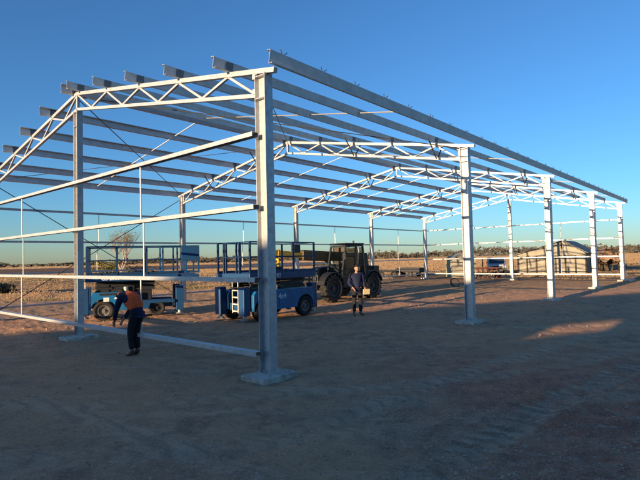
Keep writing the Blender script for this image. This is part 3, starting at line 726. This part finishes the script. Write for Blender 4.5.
# far tree line, one mass
def treeline():
    m = MB()
    for k in range(900):
        u = -150 + 940*(k+random.random())/900
        h_px = 3.8 if u < 90 else (6.4 if u < 300 else (7.4 if u < 470 else 9.0))
        nse = vnoise(np.array([u/17.]), np.array([.3]), 21)[0] + .6*vnoise(np.array([u/6.]), np.array([3.3]), 23)[0]
        D = random.uniform(430, 560); h = (h_px*.88*(1+.9*nse))*D/F_PX*random.uniform(.7,1.1)
        x = (u-320)/F_PX*D; w = random.uniform(3.0, 6.0); h = max(h, 1.8)
        leaves(m, (x, D, h*.52), w, w, h*.48, 60, .8)
    for k in range(1500):
        u = -200 + 1040*random.random(); D = random.uniform(440, 470); m.add([(x_, D, z_) for x_, z_ in (((u-320)/F_PX*D-3, -.1), ((u-320)/F_PX*D+3, -.1), ((u-320)/F_PX*D+random.uniform(-2,2), random.uniform(.8,2.2)))], [(0,1,2)])
    tag(m.build('distant_woodland', 'leaf'), 'low dark line of distant scrub and trees along the horizon', 'woodland', kind='stuff')
treeline()
for (u, D, hp, wp, lab) in ((13.5, 210, 6.5, 5, 'lone rounded tree at the far left, standing just before the tree line'), (67, 300, 6.0, 9, 'broad tree on the horizon immediately left of the gable centre column'),
                     (52, 330, 4.6, 10, 'low wide tree on the horizon left of the gable centre column'), (392, 380, 8.5, 15, 'tall clump of gum tree above the low trailer'), (618, 330, 10.5, 18, 'dark tree behind the collapsed shed'),):
    h = hp*D/F_PX; w = wp/2*D/F_PX
    x = at(u, 250, D).x
    tree('distant_tree', lab, (x, D, 0), h, w, 'leaf', 'bark', 800, h*.045, 2)
# bare tree, yellow bush and dark bush beyond the left lift
p = at(122, 260, 40); tree('bare_tree', 'leafless pale-barked tree with a spray of thin branches behind the left lift', (p.x, 40, 0), 5.6, 1.9, 'leafy', 'barkp', 900, .035, 6)
p = at(112, 260, 42)
def bush(name, lab, loc, rx, h, m_, n, s, cat='bush'):
    T = thing(name, lab, cat, loc); st = MB()
    for _ in range(9): st.tube((0,0,-.05), (random.uniform(-.6,.6)*rx, random.uniform(-.5,.5)*rx, h*random.uniform(.5,.85)), .03, 5, .008)
    st.build('stem', 'bark', T); lm = MB(); leaves(lm, (0,0,h*.44), rx, rx*.8, h*.5, n, s); lm.build('foliage', m_, T); return T
bush('yellow_bush', 'yellow-green leafy bush behind the left lift guard rail', (p.x, 42, 0), 1.8, 2.6, 'leafy', 2400, .09)
p = at(146, 262, 44); bush('olive_bush', 'dull olive bush right of the leafless tree', (p.x, 44, 0), 1.9, 1.9, 'leaf', 1400, .09)
p = at(2, 285, 33); bush('dark_thicket', 'dense dark thicket at the left edge of the photograph', (p.x-1.7, 33, 0), 2.3, .9, 'leafd', 5200, .085)
p = at(-6, 262, 30); tree('bare_sapling', 'thin leafless sapling at the left edge of the photograph', (p.x, 30, 0), 3.0, 1.0, None, 'barkp', 0, 0, 4)
p = at(322, 262, 44); bush('brown_bush', 'brown dry bush seen under the telehandler boom', (p.x, 44, 0), 1.8, 1.7, 'leaf', 1500, .09)

# rough grass (uncountable)
def grass():
    n = 240000; Y = 27*np.exp(RNG.random(n)*math.log(16)); X = RNG.uniform(-.78, .78, n)*Y
    lx, ly = X-OX, Y-OY; A = lx*dv.x + ly*dv.y; B_ = lx*nv.x + ly*nv.y
    k = ~((A > -2) & (A < 33.5) & (B_ > -3) & (B_ < 16)); k &= ~((Y < 36 + 3*np.sin(X*.3)) & (X > -6)); k &= ~((A < 36) & (B_ < 0))
    nn = vnoise(X/5., Y/3.5, 31) + .5*vnoise(X/1.5, Y/1.5, 32); k &= (nn > -.12) | (Y > 75)
    k &= ~((X < .12*Y-5) & (Y > 118+.12*X) & (Y < 240))
    X, Y, nn = X[k], Y[k], nn[k]; n = len(X); near = Y < 70
    h = RNG.uniform(.03, .11, n)*np.where(near, 1, 1.5)*np.where(nn > .25, 1.5, 1); w = RNG.uniform(.012, .035, n)*np.clip(Y/22, 1, 9)
    Z = height(X, Y); a = RNG.uniform(-.6, .6, n); c, s_ = np.cos(a)*w, np.sin(a)*w; le = RNG.normal(0, .5, n)*h; l2 = RNG.normal(0, .4, n)*h
    P = np.stack([np.stack([X-c, Y-s_, Z-.02], -1), np.stack([X+c, Y+s_, Z-.02], -1), np.stack([X+le, Y+l2, Z+h], -1)], 1)
    g_ = (nn > .18) & (X < -3) & (Y < 75)
    tag(raw_mesh('dry_grass', P[~g_].reshape(-1, 3), 3, 'drygrass'), 'dry straw coloured grass over the paddock', 'grass', kind='stuff')
    tag(raw_mesh('weeds', P[g_].reshape(-1, 3), 3, 'greengrass'), 'low olive weeds growing along the earth windrows', 'weeds', kind='stuff')
grass()

# ------------------------------------------------------------------ far right: open shed, sheds, car, machinery
def gable_shed():
    Y0, Y1, Ym = 48.0, 44.6, 45.8; pl = at(517, 273, Y0); pr_ = at(587, 272, Y1); ap = at(562, 241, Ym); le = at(515, 255.3, Y0); re = at(588, 253, Y1)
    dd = V((pr_.x-pl.x, Y1-Y0, 0)); x0_, x1_ = 0, dd.length; xa = dd.length*(ap.x-pl.x)/(pr_.x-pl.x); zl, zr, za = le.z, re.z, ap.z
    S = thing('open_farm_shed', 'beige gabled farm shed with dark posts along its open front', 'shed', (pl.x, Y0, 0), math.atan2(dd.y, dd.x))
    w = x1_-x0_; a_ = xa-x0_; D = 9.0
    m = MB(); m.prism([(0,1.72),(w,1.72),(w,zr-.02),(a_,za-.02),(0,zl-.02)], 0, .06); m.build('gable_sheet', 'tin', S)
    m = MB(); m.b2((0,D,0),(w,D+.05,zl-.1)); m.b2((0,.3,0),(.05,D,zl-.1)); m.b2((w-.05,.3,0),(w,D,zr-.1)); m.b2((.08,.25,0),(w-.06,.29,1.75)); m.build('wall', 'tin', S)
    m = MB(); m.add([(-.2,-.3,zl-.03),(a_,-.3,za+.02),(a_,D+.3,za+.02),(-.2,D+.3,zl-.03),(-.2,-.3,zl+.03),(a_,-.3,za+.08),(a_,D+.3,za+.08),(-.2,D+.3,zl+.03)], [(0,1,2,3),(7,6,5,4),(0,4,5,1),(3,2,6,7),(0,3,7,4)])
    m.add([(a_,-.3,za+.02),(w+.2,-.3,zr-.03),(w+.2,D+.3,zr-.03),(a_,D+.3,za+.02),(a_,-.3,za+.08),(w+.2,-.3,zr+.03),(w+.2,D+.3,zr+.03),(a_,D+.3,za+.08)], [(0,1,2,3),(7,6,5,4),(0,4,5,1),(3,2,6,7),(1,5,6,2)])
    m.build('roof', 'tinr', S)
    for k in range(8):
        x = .08 + k*(w-.16)/7; MB().tube((x,.14,0),(x,.14,1.9), .06, 8).build('post', 'wood', S)
    for x in (w*.42, w*.80): MB().tube((x,.3,0),(x+.5,.3,1.2),.04,6).build('strut', 'wood', S)
    m = MB(); m.b2((a_-.2,-.02,2.35),(a_+.05,0,2.75)); m.build('vent', 'wood', S)
gable_shed()
def small_shed():
    Y = 43; p0_ = at(453, 272, Y); p1_ = at(476, 272, Y); zt = at(470, 253, Y).z
    S = thing('small_shed', 'small pale boxy shed partly hidden by the second column of the near row', 'shed', (p0_.x, Y, 0))
    w = p1_.x-p0_.x
    MB().prism([(0,0),(w,0),(w,zt-.15),(w*.62,zt),(0,zt-.5)], 0, 2.4).build('wall', 'tin', S)
    MB().prism([(-.1,zt-.50),(w*.62,zt+.01),(w+.1,zt-.16),(w+.1,zt-.10),(w*.62,zt+.08),(-.1,zt-.43)], -.1, 2.5).build('roof', 'tin', S)
    MB().b2((w*.55,-.03,0),(w*.9,-.002,1.6)).build('door', 'tinr', S)
small_shed()
def old_shed():
    Y = 47; a_, b_ = at(599, 270, Y), at(621, 270, Y); za = at(608, 247.5, Y).z; ze = at(600, 258, Y).z; w = b_.x-a_.x
    S = thing('collapsed_shed', 'rusty collapsed iron shed between the last two columns of the near row', 'shed', (a_.x, Y, 0))
    MB().prism([(-.1,ze),(w*.42,za),(w+.1,ze-.25),(w*.82,1.0),(w*.55,1.3),(w*.30,.85),(.25,1.15)], 0, .08).build('gable_sheet', 'oldtin', S)
    m = MB(); m.add([(-.25,-.2,ze-.1),(w*.42,-.2,za),(w*.42,4,za-.4),(-.25,4,ze-.5)], [(0,1,2,3)]); m.add([(w*.42,-.2,za),(w+.25,-.2,ze-.4),(w+.35,4,ze-.9),(w*.42,4,za-.4)], [(0,1,2,3)]); 
    o = m.build('roof', 'oldtin', S); sm = o.modifiers.new('t','SOLIDIFY'); sm.thickness = .05
    for x, l in ((.05,.1),(w*.33,-.25),(w*.6,.35),(w*.95,-.1)): MB().bar((x,.1,0),(x+l,.1,1.8),.10).build('post', 'wood', S)
    m = MB(); m.b2((.1,1.5,0),(w*.9,1.6,1.0)); m.build('back_wall', 'wood', S)
    for x, z in ((w*.5,za-.1),(w*.72,za-.35),(w*.25,za-.3)): MB().bar((x,0,z-.2),(x+.1,-.3,z+.28),.08).build('rafter', 'wood', S)
old_shed()
def car():
    p = at(504, 271, 47); C = thing('parked_ute', 'white ute with dark windows parked left of the open farm shed', 'car', (p.x, 49, 0), R(-108))
    body = [(-2.3,.45),(2.2,.42),(2.3,.75),(2.2,.98),(1.15,1.05),(.55,1.62),(-.75,1.66),(-.95,1.05),(-2.3,1.02)]
    MB().prism(body, -.86, .86).build('body', 'silver', C, bevel=.05)
    m = MB(); 
    for s in (-1,1): m.b2((-.68,s*.862,1.10),(-.05,s*.868,1.52)); m.b2((.03,s*.862,1.10),(.55,s*.868,1.48))
    m.add([(1.16,-.72,1.10),(1.16,.72,1.10),(.64,.66,1.58),(.64,-.66,1.58)], [(0,1,2,3)]); m.add([(-.99,-.7,1.12),(-.99,.7,1.12),(-.82,.66,1.56),(-.82,-.66,1.56)], [(0,1,2,3)])
    m.build('window', 'carglass', C)
    for x in (-1.4,1.4):
        for s in (-1,1): wheel(C, (x, s*.78, .35), .35, .22)
    for s in (-1,1): MB().b2((2.24,s*.66-.14,.72),(2.32,s*.66+.14,.86)).build('headlight', 'silver', C)
    MB().b2((2.28,-.45,.55),(2.34,.45,.82)).build('grille', 'steel', C)
    MB().b2((-2.34,-.8,.42),(-2.29,.8,.58)).build('bumper', 'steel', C)
car()
def plough():
    p = at(487, 271, 40); S = thing('red_plough', 'rusty red farm implement left of the white ute', 'farm implement', (p.x, 40, 0), R(5))
    m = MB(); 
    for y in (0,.9): m.bar((-1.0,y,.85),(1.0,y,.85),.11)
    for x in (-.9,-.3,.3,.9): m.bar((x,0,.85),(x,.9,.85),.09)
    m.bar((0,0,.85),(-.2,-.9,.45),.09); m.bar((.1,0,.85),(.1,.2,1.35),.08); m.build('frame', 'red', S)
    for x in (-.8,-.4,0,.4,.8):
        for y in (0,.9):
            MB().bar((x,y,.8),(x+.16,y,.40),.06).bar((x+.16,y,.40),(x-.05,y,.03),.06).build('tine', 'red', S)
    for x in (-1.1,1.1): wheel(S, (x*1.0,.45,.30), .30, .16, 'red')
plough()
def fence_posts():
    for k, u in enumerate((482.5, 488, 498.5, 513)):
        p = at(u, 262, 49+k*.3); o = MB().tube((0,0,-.1),(0,0,1.65),.07,8,.06).build('timber_post', 'wood'); o.location = (p.x, p.y, 0)
        tag(o, 'short dark timber post standing in the row behind the red implement and ute', 'post', 'timber posts behind the farm implement')
fence_posts()
def trailer():
    p = at(395, 273, 48); q = at(424, 272, 46); d = q-p
    S = thing('flat_trailer', 'low dark flat trailer on small wheels parked beyond the back wall', 'trailer', (p.x, p.y, 0), math.atan2(d.y, d.x)); L = (V((d.x,d.y,0))).length
    MB().b2((0,-.9,.52),(L,.9,.66)).b2((.1,-.5,.42),(L-.2,-.4,.52)).b2((.1,.4,.42),(L-.2,.5,.52)).build('deck', 'machdark', S)
    MB().bar((-1.1,0,.5),(.1,0,.65),.1).build('drawbar', 'steel', S)
    for x in (.45, L-1.0):
        for s in (-1,1): wheel(S, (x, s*.78, .26), .26, .18, 'rimdark')
    MB().b2((.6,-.75,.67),(L-.1,.7,.86)).build('load', 'machdark', S, bevel=.05)
    p = at(388, 274, 46); S = thing('wheeled_harrow', 'small dark wheeled harrow left of the flat trailer', 'farm implement', (p.x, 46, 0))
    m = MB().bar((-.8,0,.6),(.8,0,.6),.1).bar((-.8,.7,.6),(.8,.7,.6),.1)
    for x in (-.7,0,.7): m.bar((x,0,.6),(x,.7,.6),.08)
    m.build('frame', 'steel', S)
    for x in (-.6,.6): wheel(S, (x,.35,.30), .30, .18, 'rimdark')
trailer()
# low pale kerb stone and loose ring of wire
p = gp(632, 281.5); o = MB().box((0,0,.08),(.35,.25,.2)).build('concrete_block', 'conc', None, bevel=.02); o.location = (p.x,p.y,0); o.rotation_euler = (0,0,.4)
tag(o, 'small concrete block beside the farthest column of the near row', 'block')
p = gp(456.5, 286.5); m = MB()
for k in range(3):
    m.lathe([(.26+.02*k, -.012+.03*k),(.285+.02*k,-.012+.03*k),(.285+.02*k,.012+.03*k),(.26+.02*k,.012+.03*k)], 20, 'Y', (0,0,.28))
o = m.build('wire_coil', 'rod'); o.location = (p.x, p.y, 0); o.rotation_euler = (R(-25),0,.3); tag(o, 'coil of dark wire lying left of the second near column', 'wire coil')

# ------------------------------------------------------------------ unseen shed-shaped caster added behind the camera to shade the yard
def slot():
    e = V((.938,.347)); Q = V((-30,-30)); s2 = V((sdir.x, sdir.y)); hl = s2.length; out = []
    for X in (6.2, 7.9):
        # walk from the lit strip towards the sun until the wall line
        P = V((X, 13.3)); n_ = V((-e.y, e.x)); t = (Q-P).dot(n_)/s2.dot(n_); out.append(((P+s2*t-Q).dot(e), t*sdir.z))
    zc_ = (out[0][1]+out[1][1])/2; return min(out[0][0], out[1][0]), max(out[0][0], out[1][0]), zc_-.17, zc_+.05  # slot shaped to let a strip of sun through the unseen wall
SLOT = slot()
def back_shade_caster():
    e = V((.938,.347,0)); Q = V((-30,-30,0)); a = math.atan2(e.y, e.x)
    S = thing('shade_caster', 'unseen shade caster added behind the camera, shaped as a long grey shed', 'shed', Q, a)
    H = 9.2; m = MB(); u0, u1 = -75, 62
    s0, s1, z0, z1 = SLOT
    m.b2((u0,-.06,0),(s0,0,H)); m.b2((s1,-.06,0),(u1,0,H)); m.b2((s0,-.06,0),(s1,0,z0)); m.b2((s0,-.06,z1),(s1,0,H)); m.build('wall', 'tinr', S)
    for ua, ub in ((u0-.3, s0-15), (s1+.5, u1+.3)): MB().b2((ua,-7,H-.22),(ub,-.061,H-.06)).build('roof', 'tinr', S)  # roof left out where it would block the sun through the slot
    for k in range(14): MB().b2((u0+k*10-.1,-6.8,0),(u0+k*10+.1,-6.6,H-.23)).build('post', 'galv', S)
back_shade_caster()
